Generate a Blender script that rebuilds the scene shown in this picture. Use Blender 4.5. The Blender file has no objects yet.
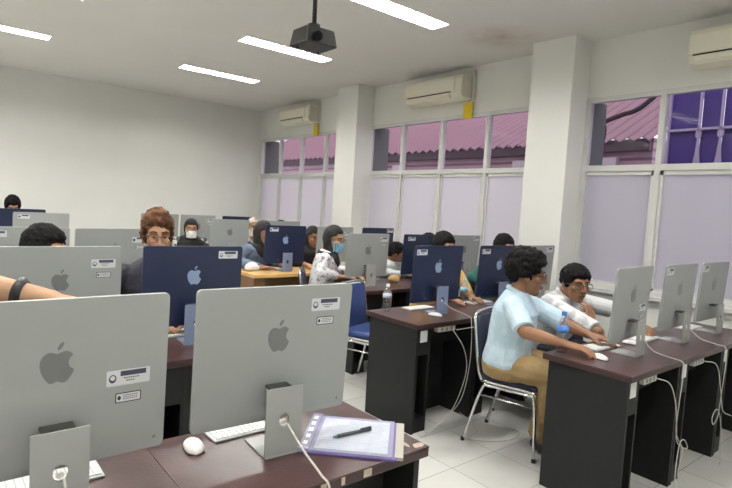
import bpy, bmesh, math, random
from mathutils import Vector, Matrix, Euler
random.seed(7)
R = math.radians
SC = bpy.context.scene
COL = SC.collection
# ------------------------------------------------------------------ camera, world, exposure
cam_d = bpy.data.cameras.new('camera'); cam = bpy.data.objects.new('camera', cam_d); COL.objects.link(cam)
cam_d.sensor_fit = 'HORIZONTAL'; cam_d.sensor_width = 36.0; cam_d.lens = 538.15 / 732 * 36.0
cam_d.clip_start = 0.05
yaw, pitch, roll = R(39.494), R(-3.9134), R(-3.2715)
fw = Vector((math.sin(yaw)*math.cos(pitch), math.cos(yaw)*math.cos(pitch), math.sin(pitch)))
rt = Vector((math.cos(yaw), -math.sin(yaw), 0)); dn = fw.cross(rt)
r2 = math.cos(roll)*rt + math.sin(roll)*dn; d2 = -math.sin(roll)*rt + math.cos(roll)*dn
m3 = Matrix((r2, -d2, -fw)).transposed()
cam.matrix_world = Matrix.Translation((0, 0, 1.5)) @ m3.to_4x4()
SC.camera = cam
w = bpy.data.worlds.new('sky'); SC.world = w; w.use_nodes = True
bg = w.node_tree.nodes['Background']; bg.inputs[0].default_value = (0.94, 0.93, 1.0, 1); bg.inputs[1].default_value = 1.8
SC.view_settings.view_transform = 'Standard'; SC.view_settings.look = 'None'
SC.view_settings.exposure = 0.0; SC.view_settings.gamma = 1.0; SC.view_settings.use_curve_mapping = False
LAMP = 176.0
SC.cycles.max_bounces = 10; SC.cycles.transparent_max_bounces = 12

# ------------------------------------------------------------------ materials
def lin(c): return tuple(((v/255)/12.92 if v/255 <= .04045 else ((v/255+.055)/1.055)**2.4) for v in c)
MATS = {}
def mat(name, rgb, rough=.6, metal=0, var=.0, scale=8, bump=0, bscale=60, rgb2=None, spec=.5, coat=0):
    if name in MATS: return MATS[name]
    m = bpy.data.materials.new(name); m.use_nodes = True; nt = m.node_tree; p = nt.nodes['Principled BSDF']
    c = lin(rgb); p.inputs['Base Color'].default_value = (*c, 1); p.inputs['Roughness'].default_value = rough
    p.inputs['Metallic'].default_value = metal; p.inputs['Specular IOR Level'].default_value = spec
    if coat: p.inputs['Coat Weight'].default_value = coat
    tc = nt.nodes.new('ShaderNodeTexCoord')
    if var or rgb2:
        n = nt.nodes.new('ShaderNodeTexNoise'); n.inputs['Scale'].default_value = scale; n.inputs['Detail'].default_value = 4
        nt.links.new(tc.outputs['Object'], n.inputs['Vector'])
        r = nt.nodes.new('ShaderNodeValToRGB'); nt.links.new(n.outputs[0], r.inputs[0])
        c2 = lin(rgb2) if rgb2 else tuple(max(0, v*(1-var)) for v in c)
        r.color_ramp.elements[0].position = .38; r.color_ramp.elements[1].position = .62
        r.color_ramp.elements[0].color = (*c2, 1); r.color_ramp.elements[1].color = (*c, 1)
        nt.links.new(r.outputs[0], p.inputs['Base Color'])
    if bump:
        n2 = nt.nodes.new('ShaderNodeTexNoise'); n2.inputs['Scale'].default_value = bscale; n2.inputs['Detail'].default_value = 3
        nt.links.new(tc.outputs['Object'], n2.inputs['Vector'])
        b = nt.nodes.new('ShaderNodeBump'); b.inputs['Strength'].default_value = bump; b.inputs['Distance'].default_value = .01
        nt.links.new(n2.outputs[0], b.inputs['Height']); nt.links.new(b.outputs[0], p.inputs['Normal'])
    MATS[name] = m; return m
M_WALL = mat('wall_paint', (224, 224, 219), .8, var=.03, scale=1.5)
M_CEIL = mat('ceiling_paint', (226, 224, 219), .85, var=.03, scale=1)
M_SILVER = mat('silver_aluminium', (146, 149, 148), .5, .0, var=.03, scale=3)
M_STAND = mat('stand_aluminium', (150, 152, 150), .42, .0)
M_LOGO = mat('logo_mirror_grey', (104, 106, 106), .3, .0)
M_NAVY = mat('navy_anodised', (16, 27, 56), .42, .0, var=.05)
M_NAVYSTAND = mat('blue_grey_stand', (108, 120, 146), .4)
M_NAVYLOGO = mat('pale_blue_logo', (126, 144, 172), .3)
M_SCREEN = mat('screen_glass', (12, 13, 16), .08)
M_WHITE = mat('white_plastic', (226, 226, 222), .4)
M_KEYS = mat('white_keys', (236, 236, 232), .5)
M_STICK = mat('sticker_paper', (196, 198, 202), .5)
M_INK = mat('sticker_ink', (58, 56, 78), .5)
M_BLACKINK = mat('black_ink', (36, 34, 36), .5)
M_TOP = mat('mahogany_top', (72, 50, 50), .28, rgb2=(57, 38, 38), scale=5, bump=.05, bscale=90)
M_EDGE = mat('mahogany_edge', (50, 30, 30), .4, var=.1, scale=9)
M_DESK = mat('charcoal_board', (20, 22, 22), .55, spec=.3, var=.1, scale=6)
M_DARK = mat('black_board', (20, 21, 23), .6)
M_MAPLE = mat('maple_board', (206, 168, 112), .4, rgb2=(192, 150, 96), scale=7)
M_MAPLEDK = mat('brown_panel', (104, 78, 52), .5)
M_CHIP = mat('bare_chipboard', (178, 164, 148), .8, var=.15, scale=60)
M_CHROME = mat('chrome', (214, 214, 214), .18, 1)
M_BLUE = mat('blue_upholstery', (25, 49, 100), .75, var=.12, scale=18, bump=.1)
M_NAVYPAD = mat('navy_upholstery', (40, 44, 66), .75, var=.12, scale=18, bump=.1)
M_BLACKPAD = mat('black_upholstery', (30, 30, 32), .7)
M_RUB = mat('black_rubber', (22, 22, 22), .7)
M_CORD = mat('white_cord', (190, 188, 182), .5)
M_BLACK = mat('black_plastic', (18, 18, 19), .45, var=.1)
M_AC = mat('cream_plastic', (230, 226, 208), .45)
M_AC2 = mat('grey_cream_plastic', (204, 200, 186), .5)
M_YEL = mat('yellow_card', (222, 194, 32), .6)
M_FRAME = mat('window_aluminium', (208, 208, 206), .45, var=.04)
M_SKIN = mat('skin_tan', (162, 118, 90), .55, var=.08, scale=9)
M_SKIND = mat('skin_brown', (136, 97, 71), .55, var=.08, scale=9)
M_SKINL = mat('skin_light', (172, 132, 102), .55, var=.06, scale=9)
M_EYE = mat('eye_white', (128, 116, 106), .4)
M_IRIS = mat('dark_iris', (30, 20, 16), .2)
M_HAIR = mat('black_hair', (15, 14, 14), .85, spec=.15, var=.3, scale=40, bump=.5, bscale=70)
M_BROWNHAIR = mat('brown_hair', (92, 60, 36), .8, spec=.2, rgb2=(58, 36, 24), scale=30, bump=.5, bscale=70)
M_SHOE = mat('dark_shoe', (32, 30, 30), .5)
M_PURPLE = mat('purple_panel', (64, 44, 128), .6, var=.12, scale=1.5)
M_PURPWHITE = mat('pale_lilac_frame', (170, 160, 188), .6)
M_MASKB = mat('blue_mask', (120, 186, 216), .7)
M_MASKW = mat('white_mask', (226, 226, 226), .7)
M_PAPER = mat('printed_paper', (176, 180, 192), .6, rgb2=(164, 169, 184), scale=30)
M_FOLDER = mat('purple_folder', (94, 84, 140), .3, var=.06)
M_FILM = mat('clear_pocket_film', (150, 148, 176), .15)
M_PEN = mat('pen_barrel', (52, 58, 66), .3)

def glass(name, alpha, tint=(1, 1, 1)):
    m = bpy.data.materials.new(name); m.use_nodes = True; nt = m.node_tree; nt.nodes.clear()
    o = nt.nodes.new('ShaderNodeOutputMaterial'); mx = nt.nodes.new('ShaderNodeMixShader')
    t = nt.nodes.new('ShaderNodeBsdfTransparent'); t.inputs[0].default_value = (*tint, 1)
    g = nt.nodes.new('ShaderNodeBsdfGlossy'); g.inputs['Roughness'].default_value = .04
    f = nt.nodes.new('ShaderNodeFresnel'); f.inputs[0].default_value = 1.45
    ad = nt.nodes.new('ShaderNodeMath'); ad.operation = 'ADD'; ad.inputs[1].default_value = alpha
    gq = nt.nodes.new('ShaderNodeNewGeometry'); iv = nt.nodes.new('ShaderNodeMath'); iv.operation = 'SUBTRACT'; iv.inputs[0].default_value = 1; nt.links.new(gq.outputs['Backfacing'], iv.inputs[1])
    ml = nt.nodes.new('ShaderNodeMath'); ml.operation = 'MULTIPLY'; nt.links.new(f.outputs[0], ml.inputs[0]); nt.links.new(iv.outputs[0], ml.inputs[1]); nt.links.new(ml.outputs[0], ad.inputs[0]); nt.links.new(ad.outputs[0], mx.inputs[0])
    nt.links.new(t.outputs[0], mx.inputs[1]); nt.links.new(g.outputs[0], mx.inputs[2]); nt.links.new(mx.outputs[0], o.inputs[0])
    return m
M_PANE = glass('clear_glass', .0, (.93, .9, .94))
M_PET = glass('clear_bottle_plastic', .2, (.93, .95, .97))
def frosted():
    m = bpy.data.materials.new('frosted_film'); m.use_nodes = True; nt = m.node_tree; nt.nodes.clear()
    o = nt.nodes.new('ShaderNodeOutputMaterial'); a = nt.nodes.new('ShaderNodeMixShader'); b = nt.nodes.new('ShaderNodeMixShader')
    t = nt.nodes.new('ShaderNodeBsdfTranslucent'); t.inputs[0].default_value = (*lin((250, 248, 250)), 1)
    d = nt.nodes.new('ShaderNodeBsdfDiffuse'); d.inputs[0].default_value = (*lin((214, 213, 217)), 1)
    g = nt.nodes.new('ShaderNodeBsdfGlossy'); g.inputs['Roughness'].default_value = .25
    a.inputs[0].default_value = .2; nt.links.new(t.outputs[0], a.inputs[1]); nt.links.new(d.outputs[0], a.inputs[2])
    b.inputs[0].default_value = .04; nt.links.new(a.outputs[0], b.inputs[1]); nt.links.new(g.outputs[0], b.inputs[2]); nt.links.new(b.outputs[0], o.inputs[0])
    return m
M_FROST = frosted()
def emit(name, rgb, s):
    m = bpy.data.materials.new(name); m.use_nodes = True; nt = m.node_tree; nt.nodes.clear()
    o = nt.nodes.new('ShaderNodeOutputMaterial'); e = nt.nodes.new('ShaderNodeEmission'); e.inputs[0].default_value = (*rgb, 1); e.inputs[1].default_value = s
    nt.links.new(e.outputs[0], o.inputs[0]); return m
M_LAMP = emit('lamp_glow', (1, .985, .935), LAMP)
M_DISPLAY = emit('lit_display', (.6, .72, 1.0), .5)
def tiles():
    m = mat('floor_tiles', (206, 206, 202), .22); nt = m.node_tree; p = nt.nodes['Principled BSDF']
    tc = nt.nodes.new('ShaderNodeTexCoord'); b = nt.nodes.new('ShaderNodeTexBrick'); b.offset = 0
    b.inputs['Scale'].default_value = 1; b.inputs['Brick Width'].default_value = .4; b.inputs['Row Height'].default_value = .4; b.inputs['Mortar Size'].default_value = .0035
    b.inputs['Color1'].default_value = (*lin((208, 208, 203)), 1); b.inputs['Color2'].default_value = (*lin((199, 199, 195)), 1); b.inputs['Mortar'].default_value = (*lin((166, 166, 162)), 1)
    nt.links.new(tc.outputs['Object'], b.inputs['Vector'])
    n = nt.nodes.new('ShaderNodeTexNoise'); n.inputs['Scale'].default_value = 3; n.inputs['Detail'].default_value = 6
    nt.links.new(tc.outputs['Object'], n.inputs['Vector'])
    mx = nt.nodes.new('ShaderNodeMix'); mx.data_type = 'RGBA'; mx.blend_type = 'MULTIPLY'; mx.inputs[0].default_value = .18
    nt.links.new(b.outputs['Color'], mx.inputs[6]); nt.links.new(n.outputs[0], mx.inputs[7]); nt.links.new(mx.outputs[2], p.inputs['Base Color'])
    return m
M_FLOOR = tiles()
def stripes(name, rgb, rgb2, axis, scale, rough=.6):
    m = mat(name, rgb, rough); nt = m.node_tree; p = nt.nodes['Principled BSDF']
    tc = nt.nodes.new('ShaderNodeTexCoord'); wv = nt.nodes.new('ShaderNodeTexWave'); wv.bands_direction = axis; wv.inputs['Scale'].default_value = scale; wv.inputs['Distortion'].default_value = .6
    wv.inputs['Detail'].default_value = 1
    nt.links.new(tc.outputs['Object'], wv.inputs['Vector'])
    r = nt.nodes.new('ShaderNodeValToRGB'); nt.links.new(wv.outputs[0], r.inputs[0])
    r.color_ramp.elements[0].position = .1; r.color_ramp.elements[1].position = .4
    r.color_ramp.elements[0].color = (*lin(rgb2), 1); r.color_ramp.elements[1].color = (*lin(rgb), 1)
    nt.links.new(r.outputs[0], p.inputs['Base Color']); return m
def spots(name, rgb, rgb2, scale, lo, hi):
    m = mat(name, rgb, .8, bump=.25, bscale=14); nt = m.node_tree; p = nt.nodes['Principled BSDF']
    tc = nt.nodes.new('ShaderNodeTexCoord'); n = nt.nodes.new('ShaderNodeTexNoise'); n.inputs['Scale'].default_value = scale; n.inputs['Detail'].default_value = 2
    nt.links.new(tc.outputs['Object'], n.inputs['Vector']); r = nt.nodes.new('ShaderNodeValToRGB'); nt.links.new(n.outputs[0], r.inputs[0])
    r.color_ramp.elements[0].position = lo; r.color_ramp.elements[1].position = hi
    r.color_ramp.elements[0].color = (*lin(rgb), 1); r.color_ramp.elements[1].color = (*lin(rgb2), 1)
    nt.links.new(r.outputs[0], p.inputs['Base Color']); return m
def cloth(name, rgb, rgb2=None): return mat(name, rgb, .85, rgb2=rgb2, var=.1, scale=10, bump=.8, bscale=19)
C_LBLUE = cloth('light_blue_cotton', (192, 210, 222), (170, 192, 206)); C_BEIGE = cloth('beige_twill', (148, 124, 86), (136, 112, 76))
C_GREYW = spots('white_shirt_grey_flecks', (212, 212, 212), (168, 168, 172), 9, .5, .62)
C_FLORAL = spots('white_floral_cotton', (224, 222, 226), (130, 124, 136), 26, .56, .64)
C_NAVY = cloth('dark_navy_cotton', (22, 23, 36)); C_BLACK = cloth('black_cloth', (17, 16, 18)); C_GREEN = cloth('teal_green_cotton', (30, 84, 78))
C_TAN = cloth('ochre_cotton', (186, 150, 92)); C_DENIM = cloth('faded_denim', (104, 118, 138), (88, 102, 122)); C_WHITE = cloth('white_cotton', (218, 220, 224))
C_DHIJ = cloth('charcoal_scarf', (32, 26, 27)); C_BHIJ = spots('beige_floral_scarf', (186, 172, 160), (120, 106, 100), 22, .5, .6)
C_CAMO = spots('grey_patterned_cotton', (60, 58, 60), (170, 168, 164), 20, .5, .58); C_JEAN = cloth('dark_trouser_cloth', (44, 46, 54)); C_GREY = cloth('grey_cotton', (120, 120, 128))

# ------------------------------------------------------------------ object helpers
def tag(o, label=None, cat=None, group=None, kind=None):
    if label: o['label'] = label
    if cat: o['category'] = cat
    if group: o['group'] = group
    if kind: o['kind'] = kind
    return o
def empty(name, loc=(0, 0, 0), rz=0, label=None, cat=None, group=None):
    o = bpy.data.objects.new(name, None); o.empty_display_size = .1; COL.objects.link(o)
    o.location = loc; o.rotation_euler = (0, 0, rz); return tag(o, label, cat, group)
class MB:
    def __init__(s): s.v = []; s.f = []
    def add(s, v, f):
        n = len(s.v); s.v += [tuple(p) for p in v]; s.f += [tuple(i+n for i in q) for q in f]; return s
    def box(s, x0, x1, y0, y1, z0, z1, M=None):
        v = [Vector(p) for p in ((x0, y0, z0), (x1, y0, z0), (x1, y1, z0), (x0, y1, z0), (x0, y0, z1), (x1, y0, z1), (x1, y1, z1), (x0, y1, z1))]
        if M is not None: v = [M @ p for p in v]
        return s.add(v, [(0, 3, 2, 1), (4, 5, 6, 7), (0, 1, 5, 4), (1, 2, 6, 5), (2, 3, 7, 6), (3, 0, 4, 7)])
    def loft(s, rings, cap=True):
        n = len(rings[0]); v = [p for r in rings for p in r]; f = []
        for k in range(len(rings)-1):
            for i in range(n):
                j = (i+1) % n; f.append((k*n+i, k*n+j, (k+1)*n+j, (k+1)*n+i))
        if cap: f.append(tuple(range(n-1, -1, -1))); f.append(tuple((len(rings)-1)*n+i for i in range(n)))
        return s.add(v, f)
    def tube(s, pts, r, n=8):
        pts = [Vector(p) for p in pts]; rings = []; up = None
        rr = r if isinstance(r, (list, tuple)) else [r]*len(pts)
        for i, p in enumerate(pts):
            t = (pts[min(i+1, len(pts)-1)] - pts[max(i-1, 0)]).normalized()
            if up is None:
                a = Vector((0, 0, 1)) if abs(t.z) < .9 else Vector((1, 0, 0)); up = (a - t*a.dot(t)).normalized()
            else: up = (up - t*up.dot(t)).normalized()
            b = t.cross(up); rings.append([p + rr[i]*(math.cos(2*math.pi*k/n)*up + math.sin(2*math.pi*k/n)*b) for k in range(n)])
        return s.loft(rings)
    def ell(s, c, r, M=None, nu=14, nv=9):
        rings = []; c = Vector(c); M = M or Matrix.Identity(3)
        v = [c + M @ Vector((0, 0, -r[2]))]
        for k in range(1, nv):
            a = -math.pi/2 + math.pi*k/nv
            for i in range(nu):
                b = 2*math.pi*i/nu; v.append(c + M @ Vector((r[0]*math.cos(a)*math.cos(b), r[1]*math.cos(a)*math.sin(b), r[2]*math.sin(a))))
        v.append(c + M @ Vector((0, 0, r[2]))); f = []
        for i in range(nu): f.append((0, 1+(i+1) % nu, 1+i))
        for k in range(nv-2):
            for i in range(nu):
                j = (i+1) % nu; f.append((1+k*nu+i, 1+k*nu+j, 1+(k+1)*nu+j, 1+(k+1)*nu+i))
        L = len(v)-1
        for i in range(nu): f.append((L, L-nu+i, L-nu+(i+1) % nu))
        return s.add(v, f)
    def sph(s, c, r): return s.ell(c, (r, r, r), None, 10, 7)
    def chain(s, pts, rad, flat=None):
        pts = [Vector(p) for p in pts]
        for p, r in zip(pts, rad): s.sph(p, r)
        for i in range(len(pts)-1):
            if (pts[i+1]-pts[i]).length > 1e-4: s.tube([pts[i], pts[i+1]], [rad[i], rad[i+1]], 10)
        return s
    def prism(s, poly, depth, fn):      # poly in 2-D, fn(u,v,w) -> point
        n = len(poly); v = [fn(u, q, 0) for u, q in poly] + [fn(u, q, depth) for u, q in poly]
        f = [tuple(range(n-1, -1, -1)), tuple(range(n, 2*n))] + [(i, (i+1) % n, n+(i+1) % n, n+i) for i in range(n)]
        return s.add(v, f)
    def lathe(s, prof, c=(0, 0, 0), n=16):
        c = Vector(c); return s.loft([[c + Vector((r*math.cos(2*math.pi*k/n), r*math.sin(2*math.pi*k/n), z)) for k in range(n)] for r, z in prof])
    def build(s, name, m, parent=None, smooth=False, bevel=0, M=None):
        me = bpy.data.meshes.new(name); me.from_pydata([tuple(M @ Vector(p)) for p in s.v] if M is not None else s.v, [], s.f)
        bm = bmesh.new(); bm.from_mesh(me); bmesh.ops.recalc_face_normals(bm, faces=bm.faces)
        if bevel:
            es = [e for e in bm.edges if len(e.link_faces) == 2 and e.calc_face_angle(0) > .6]
            bmesh.ops.bevel(bm, geom=es, offset=bevel, segments=2, affect='EDGES', profile=.6)
        bm.to_mesh(me); bm.free(); me.materials.append(m)
        if smooth: me.shade_smooth()
        o = bpy.data.objects.new(name, me); COL.objects.link(o)
        if parent: o.parent = parent
        return o
def fuse(mb, name, m, parent, voxel=.007, smooth=6, fac=.5):   # one continuous skin over overlapping volumes
    o = mb.build(name, m, parent, True)
    r = o.modifiers.new('r', 'REMESH'); r.mode = 'VOXEL'; r.voxel_size = voxel; r.use_smooth_shade = True
    if smooth: s = o.modifiers.new('s', 'SMOOTH'); s.factor = fac; s.iterations = smooth
    dg = bpy.context.evaluated_depsgraph_get(); me = bpy.data.meshes.new_from_object(o.evaluated_get(dg))
    o.modifiers.clear(); old = o.data; o.data = me; bpy.data.meshes.remove(old)
    if not me.materials: me.materials.append(m)
    me.shade_smooth(); return o
def kids(o): return list(o.children)
def copy_tree(o, parent=None):
    c = o.copy(); COL.objects.link(c); c.parent = parent
    if parent is not None: c.matrix_parent_inverse = o.matrix_parent_inverse
    for ch in kids(o): copy_tree(ch, c)
    return c
def bez(pts, n=8):      # Catmull-Rom through points
    P = [Vector(p) for p in pts]; P = [2*P[0]-P[1]] + P + [2*P[-1]-P[-2]]; out = []
    for i in range(1, len(P)-2):
        for k in range(n):
            t = k/n; a, b, c, d = P[i-1:i+3]
            out.append(.5*((2*b)+(c-a)*t+(2*a-5*b+4*c-d)*t*t+(3*b-a-3*c+d)*t**3))
    out.append(P[-2]); return out

# ------------------------------------------------------------------ the room
X0, X1, Y0, Y1, H = -3.4, 4.95, -1.9, 9.35, 3.2
def struct(name, mb, m, bevel=0): return tag(mb.build(name, m, bevel=bevel), kind='structure')
struct('floor', MB().box(X0-.2, X1+.25, Y0-.2, Y1+.2, -.1, 0), M_FLOOR)
LX = [(-2.45, -1.35), (.0, 1.1), (2.6, 3.7)]
LY = [(-.23, -.01), (1.62, 1.84), (3.47, 3.69), (5.29, 5.51), (7.06, 7.28)]
cb = MB(); y = Y0-.2
for a, b in LY:
    cb.box(X0-.2, X1+.25, y, a, H, H+.12); x = X0-.2
    for p, q in LX: cb.box(x, p, a, b, H, H+.12); x = q
    cb.box(x, X1+.25, a, b, H, H+.12); y = b
cb.box(X0-.2, X1+.25, y, Y1+.2, H, H+.12)
def ceil_mat():     # paint with an old brown water stain by the column
    m = M_CEIL; nt = m.node_tree; p = nt.nodes['Principled BSDF']; src = p.inputs['Base Color'].links[0].from_socket
    tc = nt.nodes.new('ShaderNodeTexCoord'); vm = nt.nodes.new('ShaderNodeVectorMath'); vm.operation = 'DISTANCE'; vm.inputs[1].default_value = (4.3, 3.35, 3.2)
    nz = nt.nodes.new('ShaderNodeTexNoise'); nz.inputs['Scale'].default_value = 7; nt.links.new(tc.outputs['Object'], nz.inputs['Vector'])
    nt.links.new(tc.outputs['Object'], vm.inputs[0]); mr = nt.nodes.new('ShaderNodeMapRange'); mr.inputs[1].default_value = .1; mr.inputs[2].default_value = .42; mr.inputs[3].default_value = .8; mr.inputs[4].default_value = 0
    nt.links.new(vm.outputs['Value'], mr.inputs[0]); mu = nt.nodes.new('ShaderNodeMath'); mu.operation = 'MULTIPLY'; nt.links.new(mr.outputs[0], mu.inputs[0]); nt.links.new(nz.outputs[0], mu.inputs[1])
    mx = nt.nodes.new('ShaderNodeMix'); mx.data_type = 'RGBA'; nt.links.new(mu.outputs[0], mx.inputs[0]); nt.links.new(src, mx.inputs[6]); mx.inputs[7].default_value = (*lin((170, 138, 106)), 1)
    nt.links.new(mx.outputs[2], p.inputs['Base Color'])
ceil_mat()
struct('ceiling', cb, M_CEIL)
struct('wall_back', MB().box(X0-.2, X1+.25, Y1, Y1+.2, 0, H), M_WALL)
struct('wall_left', MB().box(X0-.2, X0, Y0, Y1, 0, H), M_WALL)
struct('wall_front', MB().box(X0-.2, X1+.25, Y0-.2, Y0, 0, H), M_WALL)
WIN = [(6.5, 9.27), (3.25, 6.06), (.0, 2.77)]
ZS, ZM, ZT = .86, 1.99, 2.66
wb = MB(); T = X1+.25
wb.box(X1, T, Y0, Y1, 0, ZS); wb.box(X1, T, Y0, Y1, ZT, H)
for a, b in ((Y0, .0), (2.77, 3.25), (6.06, 6.5), (9.27, Y1)): wb.box(X1, T, a, b, ZS, ZT)
struct('wall_right', wb, M_WALL)
for a, b in ((-.45, .0), (2.77, 3.22), (6.0, 6.47)): struct('trim_1', MB().box(4.65, X1+.01, a, b, 0, H), M_WALL)
for wi, (a, b) in enumerate(WIN):
    root = empty('window_%d' % (wi+1)); tag(root, kind='structure')
    f = MB(); fw_ = .045; xa, xb = X1-.012, X1+.05
    f.box(xa, xb, a, b, ZT-fw_, ZT); f.box(xa, xb, a, b, ZS, ZS+fw_); f.box(xa, xb, a, b, ZM-.028, ZM+.028)
    f.box(xa-.001, xb+.001, a+.0005, a+fw_, ZS+.001, ZT-.001); f.box(xa-.001, xb+.001, b-fw_, b-.0005, ZS+.001, ZT-.001)
    pit = .705; ms = [b - pit*k for k in range(1, 4)]; n_ = [b]+ms+[a]
    for q in ms: f.box(xa-.002, xb+.002, q-.024, q+.024, ZS+.002, ZT-.002)
    f.build('window_frame', M_FRAME, root); MB().box(X1+.055, X1+.36, b-.012, b-.001, ZS, ZT).build('outer_reveal', mat('dark_reveal', (104, 108, 108), .8), root)
    sl = MB(); sl.box(X1-.06, X1+.25, a, b, ZS-.03, ZS+.004); sl.build('window_sill', M_FRAME, root)
    for q0, q1 in zip(n_[1:], n_[:-1]):
        MB().box(X1+.018, X1+.022, q0+.02, q1-.02, ZM+.02, ZT-.03).build('pane', M_PANE, root)
        s = MB(); z1 = ZM-.03; z0 = ZS+.04; y0, y1 = q0+.024, q1-.024
        for bx in ((y0, y1, z1-.035, z1), (y0, y1, z0, z0+.03), (y0, y0+.028, z0, z1), (y1-.028, y1, z0, z1)): s.box(X1, X1+.03, *bx)
        s.build('sash', M_FRAME, root)
        MB().box(X1+.012, X1+.016, y0+.02, y1-.02, z0+.02, z1-.02).build('frosted_pane', M_FROST, root)

# ------------------------------------------------------------------ outside
gm = mat('outside_concrete', (150, 148, 142), .9, var=.1)
struct('ground', MB().box(T, 16, -6, 18, -.25, -.15), gm)
nb = empty('neighbour_building', (8, 5, -.15), 0, 'mauve building with a pink corrugated roof seen through the upper window panes', 'building')
M_ROOF = stripes('pink_roof_sheet', (138, 102, 113), (98, 70, 80), 'Y', 1.57)  # darker bands paint the shading between ribs into the sheet colour
M_LAT = stripes('mauve_boards', (170, 140, 152), (112, 88, 100), 'Z', 2.6)
rf = MB(); ea, top = 2.62, 4.6; n = 256; ya, yb = 3.3-5, 16-5
prof = [0, .035, .055, .035]
v = []; 
for k in range(n+1):      # corrugated sheet rising away from the eave, with a real thickness
    u0 = ya + (yb-ya)*k/n; z_ = .15 + prof[k % 4]
    v += [(-.45, u0, ea+z_), (3.6, u0, top+z_), (-.45, u0, ea+z_-.015), (3.6, u0, top+z_-.015)]
f = []
for k in range(n):
    a_, b_ = 4*k, 4*k+4
    f += [(a_, b_, b_+1, a_+1), (a_+2, a_+3, b_+3, b_+2), (a_, a_+2, b_+2, b_), (a_+1, b_+1, b_+3, a_+3)]
rf.add(v, f + [(0, 1, 3, 2), (4*n, 4*n+2, 4*n+3, 4*n+1)])
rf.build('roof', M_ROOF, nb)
MB().box(-.3, .2, ya, yb, 0, ea+.2).build('wall', M_LAT, nb)
MB().box(-.42, -.36, ya, yb, ea+.02, ea+.17).build('fascia', mat('dark_fascia', (70, 54, 64), .7), nb)
MB().box(-.36, -.301, ya, yb, ea+.02, ea+.04).build('soffit', mat('dark_soffit', (86, 68, 78), .7), nb)
for yy in (3.75, 5.2, 8.2): MB().box(-.4, -.3, yy-5, yy-5+.3, 2.42, 2.56).build('wall_lamp_box', mat('pale_box', (186, 176, 182), .7), nb)
pb = empty('purple_screen', (6.5, 2.0, -.15), 0, 'purple panels on a pale lilac frame outside the nearest window', 'screen')
MB().box(.05, .12, .35, .66, 0, 3.7).build('panel', M_PURPLE, pb); MB().box(.05, .12, .14, .32, 0, 3.7).build('panel', M_PURPLE, pb); MB().box(.05, .12, -2.5, .11, 0, 3.7).build('panel', M_PURPLE, pb)
fr = MB(); fr.box(0, .04, -2.5, .66, 2.69, 2.715)
for q in (.64, .33, .12, -.09, -.3, -.51, -.72, -.93): fr.box(0, .04, q-.009, q+.009, 2.6 if q < .6 else 0, 3.7)
fr.build('frame', M_PURPWHITE, pb)
for q in (.33, .12, -.09, -.3): MB().prism([(-.05, 2.2), (.05, 2.2), (.018, 2.45), (.008, 2.6), (.028, 2.62), (.028, 2.69), (-.028, 2.69), (-.028, 2.62), (-.008, 2.6), (-.018, 2.45)], .03, lambda u, v, w_, q=q: Vector((.01+w_, q+u, v))).build('gusset', M_PURPWHITE, pb)
br = MB(); br.tube(bez([(6.2, 3.75, 2.1), (6.3, 3.5, 2.55), (6.35, 3.33, 2.68), (6.4, 3.15, 2.76), (6.4, 2.9, 2.84), (6.4, 2.5, 3.2)]), .028, 8)
br.tube(bez([(6.35, 3.33, 2.68), (6.36, 3.32, 2.5), (6.3, 3.4, 1.8), (6.3, 3.42, -.15)]), [.03]*24+[.05], 8)
tag(br.build('tree_branch', mat('bark', (58, 44, 46), .9), smooth=True), 'dark bent branch crossing in front of the pink roof behind the nearest window', 'branch')

# ------------------------------------------------------------------ ceiling lamps
def lamp(x0, x1, y0, y1, label):
    t = empty('ceiling_light', ((x0+x1)/2, (y0+y1)/2, H), 0, label, 'ceiling light', 'recessed lights in the ceiling'); hx, hy = (x1-x0)/2, (y1-y0)/2
    h = MB(); d = .075
    h.box(-hx, hx, -hy, hy, d, d+.01); h.box(-hx, hx, -hy, -hy+.004, 0, d); h.box(-hx, hx, hy-.004, hy, 0, d); h.box(-hx, -hx+.004, -hy, hy, 0, d); h.box(hx-.004, hx, -hy, hy, 0, d)
    h.build('housing', mat('fixture_white', (232, 232, 228), .5), t)
    for s in (-.5, .5): MB().tube([(-hx+.03, s*hy, .045), (hx-.03, s*hy, .045)], .016, 10).build('tube', M_LAMP, t, True)
    l = MB(); 
    for k in range(1, 13): xx = -hx + 2*hx*k/13; l.box(xx-.002, xx+.002, -hy+.005, hy-.005, .002, .026)
    l.build('louvre', mat('louvre_white', (225, 225, 222), .4), t)
NAMES = {(2, 2): 'wide bright ceiling light above the middle window, nearest the camera', (2, 3): 'recessed ceiling light just behind the black projector', (2, 4): 'recessed ceiling light nearest the back wall on the window side', (1, 4): 'recessed ceiling light at the upper left edge, near the back wall'}
for i, (p, q) in enumerate(LX):
    for j, (a, b) in enumerate(LY): lamp(p, q, a, b, NAMES.get((i, j), 'recessed ceiling light out of view behind or above the camera'))

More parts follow.
